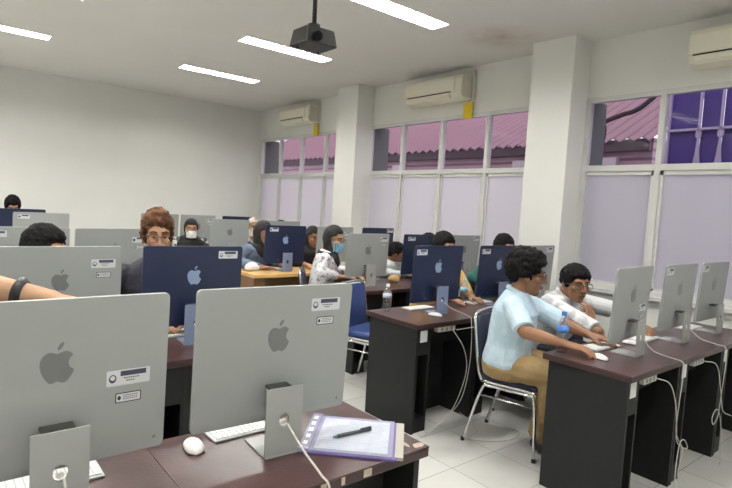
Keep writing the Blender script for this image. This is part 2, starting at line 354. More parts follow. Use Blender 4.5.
# ------------------------------------------------------------------ projector, air conditioners, tags
pj = empty('projector', (2.15, 3.33, 2.615), 0, 'black projector hanging on a pole from the ceiling', 'projector')
body = MB(); body.prism([(-.13, -.12), (.13, -.12), (.13, .12), (-.13, .12)], .12, lambda u, v, w_: Vector((u*(1-.15*(w_ > .05)), v*(1-.15*(w_ > .05)), w_)))
body.build('housing', M_BLACK, pj, bevel=.012)
MB().tube([(0, 0, .12), (0, 0, .16)], .045, 14).build('bracket', M_BLACK, pj); MB().tube([(0, 0, .13), (0, 0, H-2.615)], .016, 12).build('pole', M_BLACK, pj, True)
MB().tube([(-.05, -.115, .045), (-.05, -.145, .045)], .033, 16).build('lens', mat('lens_glass', (14, 14, 18), .6, spec=.1), pj)
MB().tube([(0, 0, H-2.615-.02), (0, 0, H-2.615)], .05, 16).build('ceiling_flange', M_BLACK, pj)
for sx in (-.09, .09): MB().tube([(sx, .07, -.012), (sx, .07, .005)], .012, 8).build('foot', M_RUB, pj)
for sx in (-1, 1): MB().box(.115*sx-.003, .115*sx+.003, -.06, .06, .03, .07).build('vent', M_RUB, pj)
def aircon(y0, y1, z0, z1, label):
    t = empty('air_conditioner', (X1, (y0+y1)/2, z0), 0, label, 'air conditioner', 'wall air conditioners above the windows'); h = (y1-y0)/2; zz = z1-z0
    prof = [(0, 0.02), (-.1, 0), (-.19, .03), (-.215, .08), (-.215, zz-.06), (-.19, zz-.01), (-.15, zz), (0, zz)]
    MB().prism(prof, 2*h, lambda u, v, w_: Vector((u, -h+w_, v))).build('housing', M_AC, t, bevel=.006)
    MB().prism([(-.216, .105), (-.222, .11), (-.222, zz-.05), (-.2, zz-.01), (-.19, zz-.012), (-.214, zz-.06)], 2*h-.1, lambda u, v, w_: Vector((u, -h+.1+w_-.0, v))).build('front_panel', mat('cream_panel', (234, 230, 212), .35), t)
    MB().box(-.2175, -.19, -h+.16, h-.03, .088, .1).build('air_slot', M_RUB, t)
    MB().prism([(-.2, .02), (-.225, .045), (-.228, .08), (-.214, .083), (-.19, .03)], 2*h-.22, lambda u, v, w_: Vector((u, -h+.17+w_, v))).build('louvre_flap', M_AC, t)
    MB().box(-.19, -.03, -h-.012, -h, .03, zz-.02).build('end_cap', M_AC2, t)
    MB().tube([(-.03, -h-.03, .03), (-.03, -h-.03, zz+.06)], .018, 10).build('pipe_cover', M_AC2, t, True)
    MB().box(-.14, -.02, -h+.05, h-.05, zz, zz+.004).build('intake_grille', M_RUB, t)
aircon(4.2, 5.12, 2.8, 3.09, 'cream wall air conditioner above the middle window')
aircon(7.38, 8.28, 2.8, 3.09, 'smaller looking wall air conditioner above the window nearest the back wall')
aircon(.85, 1.82, 2.76, 3.06, 'wall air conditioner cut off at the right edge above the nearest window')
for yy, lab in ((4.23, 'yellow card hanging below the air conditioner of the middle window'), (7.41, 'yellow card hanging below the air conditioner nearest the back wall')):
    t = empty('yellow_card', (X1-.035, yy, 2.6), 0, lab, 'card', 'yellow cards under the air conditioners')
    MB().box(-.004, .004, -.065, .065, 0, .185).build('card', M_YEL, t); MB().tube([(0, 0, .18), (.0, -.01, .24), (.01, -.01, .3)], .003, 6).build('string', M_CORD, t)

# ------------------------------------------------------------------ desks
def desk(x0, x1, y0, y1, label, group, top=M_TOP, edge=M_EDGE, board=M_DESK, dark=M_DARK, end_l=False, end_r=False, z=.75, plate=True):
    t = empty('computer_desk', ((x0+x1)/2, (y0+y1)/2, 0), 0, label, 'desk', group); hx, hy = (x1-x0)/2-.001, (y1-y0)/2
    MB().box(-hx, hx, -hy, hy, z-.006, z).build('desktop', top, t)
    MB().box(-hx, hx, -hy, hy, z-.034, z-.0062).build('edge_board', edge, t, bevel=.003)
    zt = z-.035; il = .02 if end_l else .004; ir = .02 if end_r else .004
    MB().box(-hx+il, -hx+il+.022, -hy+.02, hy-.03, 0, zt).build('side_panel', board, t)
    MB().box(hx-ir-.022, hx-ir, -hy+.02, hy-.03, 0, zt).build('side_panel', board, t)
    p = MB(); px0, px1 = -hx+il+.022, -hx+il+.125     # narrow cabinet with a tall open slot
    p.box(px1, px1+.016, -hy+.03, -hy+.3, 0, zt); p.box(px0, px1, -hy+.03, -hy+.046, .53, zt); p.box(px0, px1, -hy+.03, -hy+.3, 0, .1); p.box(px0, px1, -hy+.285, -hy+.3, .1, zt)
    p.build('slot_cabinet', board, t)
    MB().box(px1+.017, hx-ir-.023, -hy+.3, -hy+.318, .0, zt).build('modesty_panel', dark, t)
    MB().box(px1+.017, hx-ir-.023, -hy+.16, -hy+.175, zt-.16, zt).build('cable_rail', dark, t)
    if board is M_DESK and plate:
        MB().box(px0+.02, px0+.085, -hy+.0275, -hy+.0295, .62, .7).build('number_plate', mat('plate_white', (206, 208, 206), .5), t)
    return t
for i, (a, b) in enumerate(((-.23, .51), (.51, 1.25))):
    d = desk(a, b, 1.14, 1.62, ['dark desk under the near silver computer at the left edge', 'dark desk corner in front with chipped edges, holding the purple folder'][i], 'desks in the front row', end_r=i == 1)
    if i == 1:
        rnd = random.Random(3)
        for cx, cy, rx, ry in ((.345, -.215, .03, .018), (.31, -.16, .012, .05), (.335, -.06, .016, .035), (.24, -.222, .03, .012)):
            MB().prism([(cx+rx*(.6+.5*rnd.random())*math.cos(k*.785), cy+ry*(.6+.5*rnd.random())*math.sin(k*.785)) for k in range(8)], .0012, lambda u, v, w_: Vector((min(u, .369), max(v, -.239), .7496+w_))).build('chipped_patch', M_CHIP, d)
        for k, (cx, l) in enumerate(((.1, .03), (-.05, .02), (.02, .012))): MB().box(cx, cx+l, -.2412, -.2385, .722, .744).build('chipped_edge', M_CHIP, d)
for i, (a, b) in enumerate(((2.66, 3.32), (3.32, 4.0), (4.0, 4.645))):
    desk(a, b, 1.14, 1.63, ['dark desk on the right whose tall charcoal end faces the aisle', 'second dark desk from the aisle in the right front row', 'dark desk at the right edge, last before the window wall'][i], 'desks in the right front row', end_l=i == 0)
for i, (a, b) in enumerate(((2.49, 3.12), (3.12, 3.76), (3.76, 4.4))):
    desk(a, b, 2.445, 2.98, ['dark desk in the middle of the room with a power strip under its edge', 'dark desk hidden behind the man in the light blue shirt', 'dark desk beside the wall column, behind the chin resting man'][i], 'desks in the middle row', end_l=i == 0)
for i, (a, b) in enumerate(((.15, .8), (.8, 1.45))): desk(a, b, 2.4, 2.95, ['dark desk behind the near left computer, mostly hidden', 'dark desk under the navy computer at the left, between the two near silver computers'][i], 'desks in the second left row', plate=False)
for i, (a, b) in enumerate(((2.95, 3.6), (3.6, 4.25), (4.25, 4.9))): desk(a, b, 3.66, 4.2, ['dark desk in front of the woman with the blue mask', 'dark desk with the white keyboard, seen past the clear bottle', 'dark desk against the window side behind the ochre sleeve'][i], 'desks in the third row')
for i, (a, b) in enumerate(((.2, .78), (.78, 1.4))): desk(a, b, 3.8, 4.33, ['third row desk at the far left behind the black haired head', 'third row desk behind the man with brown hair'][i], 'desks in the third left row')
for i, (a, b) in enumerate(((2.58, 3.38), (3.38, 4.05), (4.05, 4.7))): desk(a, b, 4.87, 5.4, ['light wooden table under the navy computer near the middle', 'light wooden table behind the woman with the blue mask', 'light wooden table near the window behind the silver computer'][i], 'light wooden tables', M_MAPLE, M_MAPLE, M_MAPLEDK, M_MAPLEDK)
for i, (a, b) in enumerate(((.6, 1.26), (2.63, 3.33), (3.4, 4.1))): desk(a, b, 6.05, 6.6, ['back area desk under the pale silver computer at the left', 'back area desk in front of the woman with the white mask', 'back area desk in front of the woman in the beige scarf'][i], 'desks in the fifth row')
for i, (a, b) in enumerate(((.55, 1.25), (2.2, 2.8), (2.8, 3.4), (3.4, 4.0))): desk(a, b, 7.25, 7.8, ['last row desk under the navy computer at the far left', 'last row desk behind the brown haired head', 'last row desk behind the white masked woman', 'last row desk nearest the window by the back wall'][i], 'desks in the last row')

# ------------------------------------------------------------------ computers
APPLE = [(0, .22), (.08, .25), (.2, .28), (.3, .24), (.37, .17), (.30, .10), (.265, .02), (.265, -.05), (.30, -.13), (.40, -.2), (.36, -.3), (.28, -.42), (.2, -.49), (.12, -.5), (.05, -.47), (0, -.46), (-.05, -.47), (-.12, -.5), (-.2, -.48), (-.3, -.36), (-.38, -.2), (-.41, -.05), (-.4, .08), (-.34, .19), (-.24, .26), (-.14, .265), (-.06, .235)]
LEAF = [(0, .3), (.0, .38), (.05, .46), (.14, .51), (.145, .44), (.1, .36), (.04, .31)]
W_, TT, G_ = .51, .5, .085
def rrect(x0, x1, z0, z1, r, n=5):
    out = []
    for cx, cz, a0 in ((x1-r, z0+r, -90), (x1-r, z1-r, 0), (x0+r, z1-r, 90), (x0+r, z0+r, 180)):
        for k in range(n+1): a = R(a0+90*k/n); out.append((cx+r*math.cos(a), cz+r*math.sin(a)))
    return out
def computer(navy, stick, detail=True):
    t = empty('desktop_computer'); bm_, sm_, lm_ = (M_NAVY, M_NAVYSTAND, M_NAVYLOGO) if navy else (M_SILVER, M_STAND, M_LOGO)
    BT = Matrix.Translation((0, .015, G_)) @ Matrix.Rotation(R(3), 4, 'X'); hh = TT-G_
    back = lambda off: (lambda u, v, w_: Vector((u, -.007-off-w_, v)))
    hs = MB().prism(rrect(-W_/2, W_/2, 0, hh, .013), .0125, lambda u, v, w_: Vector((u, -.007+w_, v))).build('housing', bm_, t, bevel=.0016, M=BT)
    scn = MB().prism(rrect(-W_/2+.004, W_/2-.004, .065, hh-.004, .011), .0012, lambda u, v, w_: Vector((u, .0056+w_, v))).build('screen', M_SCREEN, t, M=BT)
    if detail:
        MB().prism(rrect(-W_/2+.016, W_/2-.016, .082, hh-.018, .004), .0004, lambda u, v, w_: Vector((u, .0068+w_, v))).build('display', M_DISPLAY, scn, M=BT)
    lg = MB(); s = .088; c = hh*.635
    lg.prism([(u*s, c+v*s*1.12) for u, v in APPLE], .0008, back(0)); lg.prism([(u*s, c+v*s*1.12) for u, v in LEAF], .0008, back(0)); lg.build('logo', lm_, t, M=BT)
    st = MB(); zs = .205 # stand: sloped rear plate with a cable hole, and a flat foot
    hole = [(.016*math.cos(k*math.pi/8), .108+.02*math.sin(k*math.pi/8)) for k in range(16)]
    def pl(u, v, w_): return Vector((u, -.068+.16*max(0, v-.0)*.16+w_, v))
    outer = [(-.06, .004), (0, .004), (.06, .004), (.06, .108), (.06, zs), (0, zs), (-.06, zs), (-.06, .108)]
    oi = [(-.06, .108), (-.06, .004), (0, .004), (.06, .004), (.06, .108), (.06, zs), (0, zs), (-.06, zs)]
    # ring of quads between outline and hole, front and back
    hidx = [8, 10, 12, 14, 0, 2, 4, 6]; v = []; f = []
    for w0 in (0, .006):
        v += [pl(a, b, w0) for a, b in oi]
        v += [pl(a, b, w0) for a, b in hole]
    for i in range(8):
        j = (i+1) % 8; h0 = hidx[i]; h2 = hidx[j]; h1 = (h0+1) % 16
        for base in (0, 24): f.append((base+i, base+j, base+8+h2, base+8+h1, base+8+h0))
        f.append((i, j, 24+j, 24+i))
    for k in range(16): f.append((8+k, 8+(k+1) % 16, 32+(k+1) % 16, 32+k))
    st.add(v, f)
    st.build('stand_plate', sm_, t)
    MB().box(-.06, .06, -.07, .078, 0, .006).build('stand_foot', sm_, t, bevel=.002)
    MB().box(-.035, .035, -.036, .004, zs-.014, zs-.006).build('hinge', mat('hinge_grey', (62, 64, 64), .5), t)  # hinge coloured dark to paint in the shadow line at the stand top
    if detail: MB().tube([(0, -.055, .102), (0, -.062, .1)], .009, 10).build('power_plug', M_WHITE, t)
    if stick:
        sx, sz, both = stick
        k = 1.0
        a = MB().prism(rrect(sx-.052, sx+.052, sz-.02, sz+.02, .003), .0005, back(0)).build('asset_sticker', M_STICK, t, M=BT)
        e = MB(); e.prism([(sx-.038+.009*math.cos(q*.5236), sz-.001+.011*math.sin(q*.5236)) for q in range(12)], .0003, back(.0005)); e.build('emblem', M_INK, a, M=BT)
        if detail:
            e = MB(); e.prism([(sx-.038+.006*math.cos(q*.5236), sz+.001+.006*math.sin(q*.5236)) for q in range(12)], .0003, back(.0008)); e.build('emblem_centre', M_STICK, a, M=BT)
        b = MB(); b.box(sx-.02, sx+.042, -.0079, -.0075, sz+.004, sz+.017); b.build('title_bar', M_INK, a, M=BT)
        if detail:
            b = MB()
            for r_, (l0, l1) in enumerate(((-.012, .022), (-.006, .016))):
                x = sx+l0
                while x < sx+l1: b.box(x, x+.004, -.0079, -.0075, sz-.003-r_*.007, sz-.0003-r_*.007); x += .0055
            b.build('small_lettering', M_BLACKINK, a, M=BT)
        if both:
            q0 = MB().prism(rrect(sx-.03, sx+.032, sz-.066, sz-.04, .003), .0004, back(0)).build('bordered_label', M_BLACKINK, t, M=BT)
            MB().prism(rrect(sx-.0275, sx+.0295, sz-.0635, sz-.0425, .002), .0003, back(.0004)).build('label_paper', M_STICK, q0, M=BT)
            b = MB(); b.prism([(sx-.021+.0045*math.cos(q*.7854), sz-.053+.006*math.sin(q*.7854)) for q in range(8)], .0002, back(.0007))
            for r_ in range(3):
                x = sx-.012
                while x < sx+.022: b.box(x, x+.004, -.0081, -.0077, sz-.048-r_*.005, sz-.0462-r_*.005); x += .0052
            b.build('label_lettering', M_BLACKINK, q0, M=BT)
        MB().ell((sx+.07, -.0074, .03), (.004, .0006, .004)).build('power_button', lm_, t, M=BT)
    return t
PROTO = {}
def place_pc(navy, stick, x, y, th, label, group, detail):
    key = (navy, stick, detail)
    if key not in PROTO: PROTO[key] = t = computer(navy, stick, detail)
    else: t = copy_tree(PROTO[key])
    t.location = (x, y, .75); t.rotation_euler = (0, 0, R(th)); tag(t, label, 'computer', group); return t
RS, LS, LS2 = (.175, .335, True), (-.185, .368, False), (-.15, .37, False)
SR = (.16, .205, True)
PCS = [
 (0, SR, .24, 1.40, 0, 'largest silver computer cut off at the lower left, two stickers right of the logo', 'silver computers in the front row', 1),
 (0, (.158, .352, True), .83, 1.40, -3.5, 'large silver computer in front beside the purple folder and white mouse', 'silver computers in the front row', 1),
 (0, (.16, .17, True), 3.113, 1.37, 4, 'silver computer on the right front desk nearest the aisle', 'silver computers in the right front row', 1),
 (0, (-.2, .375, False), 3.768, 1.37, 1, 'middle silver computer of the right front row', 'silver computers in the right front row', 1),
 (0, (-.2, .375, False), 4.37, 1.37, 0, 'silver computer at the right edge by the window', 'silver computers in the right front row', 1),
 (0, RS, .47, 2.70, 0, 'silver computer just behind the near left one, a bare forearm in front of it', 'computers in the second left row', 1),
 (1, (.175, .37, False), 1.083, 2.70, -4, 'navy computer in front of the brown haired man with glasses', 'computers in the second left row', 1),
 (1, LS, 2.925, 2.70, 0, 'navy computer at the aisle end of the middle row, before the ochre sleeve', 'computers in the middle row', 1),
 (1, LS, 3.65, 2.70, 0, 'navy computer right behind the head of the man in light blue', 'computers in the middle row', 1),
 (0, (.175, .375, False), 4.19, 2.70, 0, 'silver computer in front of the big wall column, beside a navy one', 'computers in the middle row', 1),
 (0, LS2, .5, 4.05, 0, 'silver computer at the left edge half hidden by the black haired head', 'computers in the third left row', 0),
 (0, RS, 1.035, 4.05, 6, 'silver computer left of the brown haired man with glasses', 'computers in the third left row', 0),
 (0, (.185, .36, True), 3.285, 3.95, 0, 'silver computer beside the woman with the blue mask', 'computers in the third row', 0),
 (1, LS2, 4.0, 3.95, 0, 'dark navy computer behind the ochre sleeved man, a head top above it', 'computers in the third row', 0),
 (0, (.19, .375, True), 4.683, 3.95, 0, 'silver computer against the frosted window right of the ochre sleeved man', 'computers in the third row', 0),
 (1, LS2, 3.059, 5.1, 0, 'navy computer on the light wooden table', 'computers on the light tables', 0),
 (0, RS, 3.728, 5.1, 0, 'silver computer behind the head of the woman with the blue mask', 'computers on the light tables', 0),
 (1, (.19, .38, False), 4.387, 5.1, 0, 'navy computer whose top shows above the silver one beside the masked woman', 'computers on the light tables', 0),
 (0, (-.16, .37, False), .95, 6.5, 0, 'pale silver computer against the back wall at the far left', 'computers in the fifth row', 0),
 (0, None, 2.968, 6.3, 0, 'pale silver computer between the white masked woman and the denim jacket', 'computers in the fifth row', 0),
 (0, RS, 3.736, 6.3, 0, 'pale silver computer above the navy one on the light table', 'computers in the fifth row', 0),
 (1, None, .88, 7.5, 0, 'navy computer at the far left in the last row under a dark haired head', 'computers in the last row', 0),
 (0, None, 2.5, 7.5, 0, 'pale silver computer just right of the brown haired head, last row', 'computers in the last row', 0),
 (0, RS, 3.041, 7.5, 0, 'pale silver computer directly behind the woman in the white mask', 'computers in the last row', 0),
 (1, None, 3.66, 7.5, 0, 'dark computer whose top edge shows left of the beige scarf', 'computers in the last row', 0)]
for n_, s_, x, y, th, l, g, d in PCS: place_pc(bool(n_), s_, x, y, th, l, g, bool(d))

# ------------------------------------------------------------------ keyboards, mice
def keyboard():
    t = empty('keyboard'); MB().box(-.13, .13, -.055, .055, 0, .007).build('base', mat('keyboard_silver', (190, 192, 192), .4), t, bevel=.003)
    k = MB()
    for r_ in range(5):
        x = -.122
        while x < .115: k.box(x, x+.0155, -.048+r_*.0195, -.048+r_*.0195+.0165, .0068, .0105); x += .0188
    k.build('keys', M_KEYS, t); return t
def mouse():
    t = empty('computer_mouse'); m = MB(); rings = []
    for k in range(9):
        u = -1+2*k/8; wdt = .028*(1-abs(u)**4*.45)*max(.35, (1-abs(u)**6)**.5); hgt = .022*max(.2, (1-(u*.92)**2)**.6)
        rings.append([Vector((wdt*math.cos(a), u*.052, .004+hgt*max(0, math.sin(a)) - .003*max(0, -math.sin(a)))) for a in [2*math.pi*i/16 for i in range(16)]])
    m.loft(rings); m.build('shell', M_WHITE, t, True); MB().box(-.024, .024, -.042, .042, 0, .003).build('base', M_BLACK, t); return t
kb0 = keyboard(); ms0 = mouse(); first = [True, True]
def put(kind, x, y, rz, label, group, z=.75):
    i = 0 if kind == 'kb' else 1; src = (kb0, ms0)[i]
    o = src if first[i] else copy_tree(src); first[i] = False
    o.location = (x, y, z); o.rotation_euler = (0, 0, R(rz)); tag(o, label, ('keyboard', 'mouse')[i], group)
G1, G2 = 'white keyboards on the desks', 'white mice on the desks'
put('kb', .24, 1.53, 180, 'white keyboard under the left edge computer in front', G1)
put('kb', .82, 1.565, 180, 'white keyboard behind the stand of the large front computer', G1)
put('ms', .625, 1.515, 170, 'white mouse left of the large front computer', G2)
put('kb', 3.12, 1.53, 176, 'white keyboard under the left hand of the man in light blue', G1)
put('ms', 2.85, 1.40, 160, 'white mouse under the right hand of the man in light blue', G2)
put('kb', 3.62, 1.50, 180, 'white keyboard between the two nearest right computers', G1)
put('ms', 3.38, 1.47, 190, 'white mouse left of the middle right computer', G2)
put('kb', 4.36, 1.5, 180, 'white keyboard right of the middle right computer', G1)
put('kb', 2.93, 2.88, 180, 'white keyboard beneath the aisle end navy computer', G1)
put('ms', 2.84, 2.62, 200, 'white mouse near the front of the middle desk', G2)
put('kb', 3.62, 2.86, 180, 'white keyboard beneath the navy computer behind the man in light blue', G1)
put('kb', 3.28, 4.12, 180, 'white keyboard under the hands of the woman with the blue mask', G1)
put('kb', 3.98, 3.76, 180, 'white keyboard on the dark desk right of the clear bottle', G1)
put('kb', 1.08, 2.86, 180, 'white keyboard under the navy computer at the left', G1)
put('kb', .5, 2.86, 180, 'white keyboard under the second silver computer at the left', G1)
put('kb', 3.0, 5.28, 180, 'white keyboard on the light wooden table', G1)

# ------------------------------------------------------------------ folder, bottles, pouch, cords, strips
fo = empty('document_folder', (1.075, 1.32, .75), R(-44), 'purple document folder with a printed sheet lying on the front desk corner', 'folder')
MB().box(-.15, .15, -.14, .14, 0, .006).build('back_cover', M_FOLDER, fo, bevel=.002); MB().box(-.15, .135, -.135, .135, .006, .012).build('page_stack', M_FILM, fo)
sh = MB().box(-.105, .12, -.122, .115, .012, .0135).build('printed_sheet', M_PAPER, fo)
ln = MB()
for k in range(12): ln.box(-.09, .03+.06*random.random(), -.105+k*.017, -.1025+k*.017, .0134, .0138)
ln.build('printed_text', mat('grey_print', (190, 192, 204), .7), sh)
MB().box(-.15, -.118, -.14, .14, .006, .016).build('spine', M_FILM, fo); 
bh = MB()
for k in range(5): bh.box(-.142, -.128, -.11+k*.05, -.085+k*.05, .0155, .0168)
bh.build('binder_holes', M_WHITE, fo)
MB().box(.142, .168, -.13, .13, .0, .01).build('divider_edge', mat('cream_divider', (160, 157, 148), .6), fo)
pn = empty('pen', (1.085, 1.315, .7695), R(-5), 'dark ballpoint pen lying on the printed sheet of the purple folder', 'pen')
MB().tube([(-.07, 0, 0), (.06, 0, 0)], .0055, 10).build('barrel', M_PEN, pn, True); MB().tube([(-.085, 0, 0), (-.07, 0, 0)], [.002, .005], 10).build('tip', mat('teal_tip', (60, 120, 130), .3), pn, True); MB().box(.02, .06, -.002, .002, .005, .008).build('clip', M_BLACK, pn)
def bottle(x, y, z, h, label, band):
    t = empty('water_bottle', (x, y, z), 0, label, 'bottle', 'plastic water bottles on the desks'); r = .032
    MB().lathe([(.02, 0), (r, .006), (r, h*.3), (r-.002, h*.33), (r, h*.36), (r, h*.66), (r*.85, h*.75), (.013, h*.86), (.012, h*.93)]).build('bottle_body', M_PET, t, True)
    MB().lathe([(.014, h*.91), (.014, h), (.002, h)]).build('cap', mat('cap_%s' % band, {'blue': (60, 110, 190), 'white': (225, 228, 232), 'sky': (150, 200, 225)}[band], .4), t)
    MB().lathe([(r+.0007, h*.5), (r+.0007, h*.64)]).build('label_band', mat('band_%s' % band, {'blue': (70, 124, 200), 'white': (196, 204, 222), 'sky': (160, 206, 228)}[band], .4), t, True)
bottle(2.775, 1.585, .75, .23, 'clear bottle with a blue label on the desk corner near the right aisle', 'blue')
bottle(2.62, 2.9, .75, .2, 'clear bottle standing at the left corner of the middle desk', 'white')
bottle(3.44, 2.87, .75, .21, 'clear bottle with a pale blue cap between the two navy computers', 'sky')
po = MB(); po.ell((0, 0, .045), (.07, .05, .05)); po.ell((.04, .01, .03), (.06, .05, .035)); po.ell((-.04, 0, .035), (.045, .045, .04))
tag(fuse(po, 'white_pouch', mat('white_pouch_cloth', (220, 220, 220), .8, bump=.5, bscale=20), None, .006, 4), 'white cloth pouch on the light wooden table by the denim sleeve', 'pouch').location = (2.72, 5.2, .75)
bu = MB(); bu.ell((0, 0, .035), (.07, .055, .042)); bu.ell((.03, .02, .03), (.05, .05, .035))
tag(fuse(bu, 'bread_bun', mat('tan_crust', (196, 160, 104), .7, var=.25, scale=14), None, .005, 3), 'tan rounded bun shaped thing on the dark desk beside the clear bottle', 'bun').location = (3.72, 4.03, .75)
def strip(x, y, z, l, label):
    t = empty('power_strip', (x, y, z), 0, label, 'power strip', 'white power strips under the desk edges'); MB().box(-l/2, l/2, -.022, .022, -.036, 0).build('case', mat('strip_grey', (168, 166, 158), .5), t, bevel=.004)
    for k in range(3): MB().tube([(-l*.3+k*l*.28, -.0215, -.018), (-l*.3+k*l*.28, -.0235, -.018)], .012, 12).build('socket', mat('socket_grey', (110, 110, 108), .6), t)
strip(2.79, 2.475, .714, .17, 'white power strip fixed under the front edge of the middle desk')
strip(2.9, 1.17, .714, .15, 'white power strip under the edge of the right desk nearest the aisle')
strip(3.56, 1.17, .714, .15, 'white power strip under the edge of the second right desk')
bpy.context.view_layer.update()
def cord(pts, owner, r=.0028):
    o = MB().tube(bez(pts), r, 6).build('power_cord', M_CORD, None, True); p = [q for q in bpy.data.objects if q.parent is None and owner == q.get('label')][0]
    o.parent = p; o.matrix_parent_inverse = p.matrix_world.inverted(); return o
PL = [p[5] for p in PCS]; SL = ['white power strip fixed under the front edge of the middle desk', 'white power strip under the edge of the right desk nearest the aisle', 'white power strip under the edge of the second right desk']
cord([(.831, 1.325, .848), (.835, 1.24, .80), (.84, 1.16, .765), (.846, 1.12, .735), (.85, 1.118, .6), (.86, 1.12, .3), (.87, 1.13, .01)], PL[1], .0032)
cord([(.245, 1.325, .848), (.248, 1.27, .80), (.25, 1.15, .756), (.25, 1.12, .74), (.25, 1.115, .6), (.25, 1.12, .01)], PL[0], .0032)
cord([(2.93, 2.62, .84), (2.97, 2.58, .8), (3.0, 2.46, .77), (3.01, 2.425, .73), (3.02, 2.42, .45), (2.95, 2.42, .18), (2.78, 2.43, .06), (2.6, 2.42, .01)], PL[7])
cord([(2.85, 2.45, .68), (2.93, 2.41, .55), (2.96, 2.4, .38), (2.86, 2.4, .16), (2.7, 2.4, .05), (2.58, 2.4, .006), (2.54, 2.42, .006)], SL[0])
cord([(2.88, 2.448, .68), (3.05, 2.42, .69), (3.2, 2.42, .68), (3.4, 2.43, .67)], SL[0])
cord([(3.15, 1.31, .85), (3.2, 1.27, .78), (3.24, 1.2, .757), (3.24, 1.125, .745), (3.235, 1.115, .68), (3.2, 1.11, .5), (3.2, 1.11, .36), (3.25, 1.09, .27), (3.28, 1.1, .2), (3.2, 1.08, .12), (3.25, 1.05, .01)], PL[2])
cord([(2.98, 1.15, .69), (3.05, 1.11, .66), (3.12, 1.1, .55), (3.17, 1.1, .4), (3.19, 1.1, .32), (3.28, 1.1, .26), (3.36, 1.1, .24), (3.3, 1.1, .3), (3.18, 1.08, .31), (3.1, 1.06, .2), (3.1, 1.05, .08), (3.16, 1.03, .01), (3.4, 1.04, .006)], SL[1])
cord([(3.8, 1.31, .85), (3.86, 1.25, .78), (3.9, 1.17, .757), (3.91, 1.123, .745), (3.9, 1.11, .65), (3.84, 1.1, .45), (3.82, 1.1, .33), (3.75, 1.1, .29), (3.72, 1.1, .34), (3.78, 1.1, .38), (3.86, 1.1, .32), (3.9, 1.09, .15), (3.88, 1.08, .01)], PL[3])
cord([(3.64, 1.15, .69), (3.74, 1.11, .66), (3.82, 1.1, .5), (3.9, 1.1, .35), (4.0, 1.08, .3)], SL[2])
cord([(3.67, 3.62, .6), (3.72, 3.6, .5), (3.82, 3.6, .56), (3.95, 3.62, .64)], 'dark desk with the white keyboard, seen past the clear bottle')
cord([(3.12, 2.62, .012), (3.0, 2.3, .006), (2.8, 2.2, .006), (3.0, 2.05, .006), (3.2, 2.1, .006), (3.1, 2.3, .006)], SL[0])

# ------------------------------------------------------------------ chairs
def pad(w2, d2, h, r=.05):
    b = MB(); rings = []
    for z, k in ((0, .93), (h*.25, 1), (h*.7, 1), (h*.93, .95), (h, .86)): rings.append([Vector((u*k, v*k, z)) for u, v in rrect(-w2, w2, -d2, d2, r)])
    return b.loft(rings)
def chair(m):
    t = empty('padded_chair')
    pad(.2, .2, .06).build('seat', m, t, True).location = (0, .02, .43)
    MT = Matrix.Translation((0, -.185, .47)) @ Matrix.Rotation(R(8), 4, 'X') @ Matrix.Rotation(R(90), 4, 'X')
    b = MB(); rings = []
    for z, k in ((-.022, .93), (-.012, 1), (.012, 1), (.022, .93)): rings.append([MT @ Vector((u*k, .2+(v-.2)*k, z)) for u, v in rrect(-.18, .18, 0, .37, .075, 7)])
    b.loft(rings).build('backrest', m, t, True)
    f = MB(); f.tube(bez([(-.19, -.16, .43), (-.195, -.19, .52), (-.19, -.23, .78), (-.15, -.243, .845), (0, -.247, .858), (.15, -.243, .845), (.19, -.23, .78), (.195, -.19, .52), (.19, -.16, .43)]), .011, 8); f.build('back_frame', M_CHROME, t, True)
    f = MB(); f.tube(bez([(-.19, -.16, .425), (-.19, .1, .425), (-.18, .2, .42), (0, .215, .42), (.18, .2, .42), (.19, .1, .425), (.19, -.16, .425)]), .011, 8); f.build('seat_frame', M_CHROME, t, True)
    for s in (-1, 1):
        l = MB().tube(bez([(.19*s, .0, .4), (.19*s, .14, .4), (.19*s, .19, .36), (.2*s, .215, .0)]), .011, 8).build('leg', M_CHROME, t, True)
        MB().tube([(.2*s, .215, .0), (.2*s, .215, .02)], .014, 8).build('foot_cap', M_RUB, l)
        l = MB().tube(bez([(.19*s, .05, .4), (.19*s, -.1, .4), (.19*s, -.16, .36), (.2*s, -.26, .0)]), .011, 8).build('leg', M_CHROME, t, True)
        MB().tube([(.2*s, -.26, .0), (.2*s, -.258, .02)], .014, 8).build('foot_cap', M_RUB, l)
        MB().tube([(.19*s, -.17, .33), (.19*s, .19, .33)], .007, 8).build('stretcher', M_CHROME, t, True)
    MB().tube([(-.19, -.1, .4), (.19, -.1, .4)], .009, 8).build('cross_bar', M_CHROME, t, True)
    return t
CP = {}
def put_chair(kind, x, y, rz, label, group='chrome framed chairs'):
    if kind not in CP: CP[kind] = o = chair({'blue': M_BLUE, 'navy': M_NAVYPAD, 'black': M_BLACKPAD}[kind])
    else: o = copy_tree(CP[kind])
    o.location = (x, y, 0); o.rotation_euler = (0, 0, R(rz)); tag(o, label, 'chair', group); return o

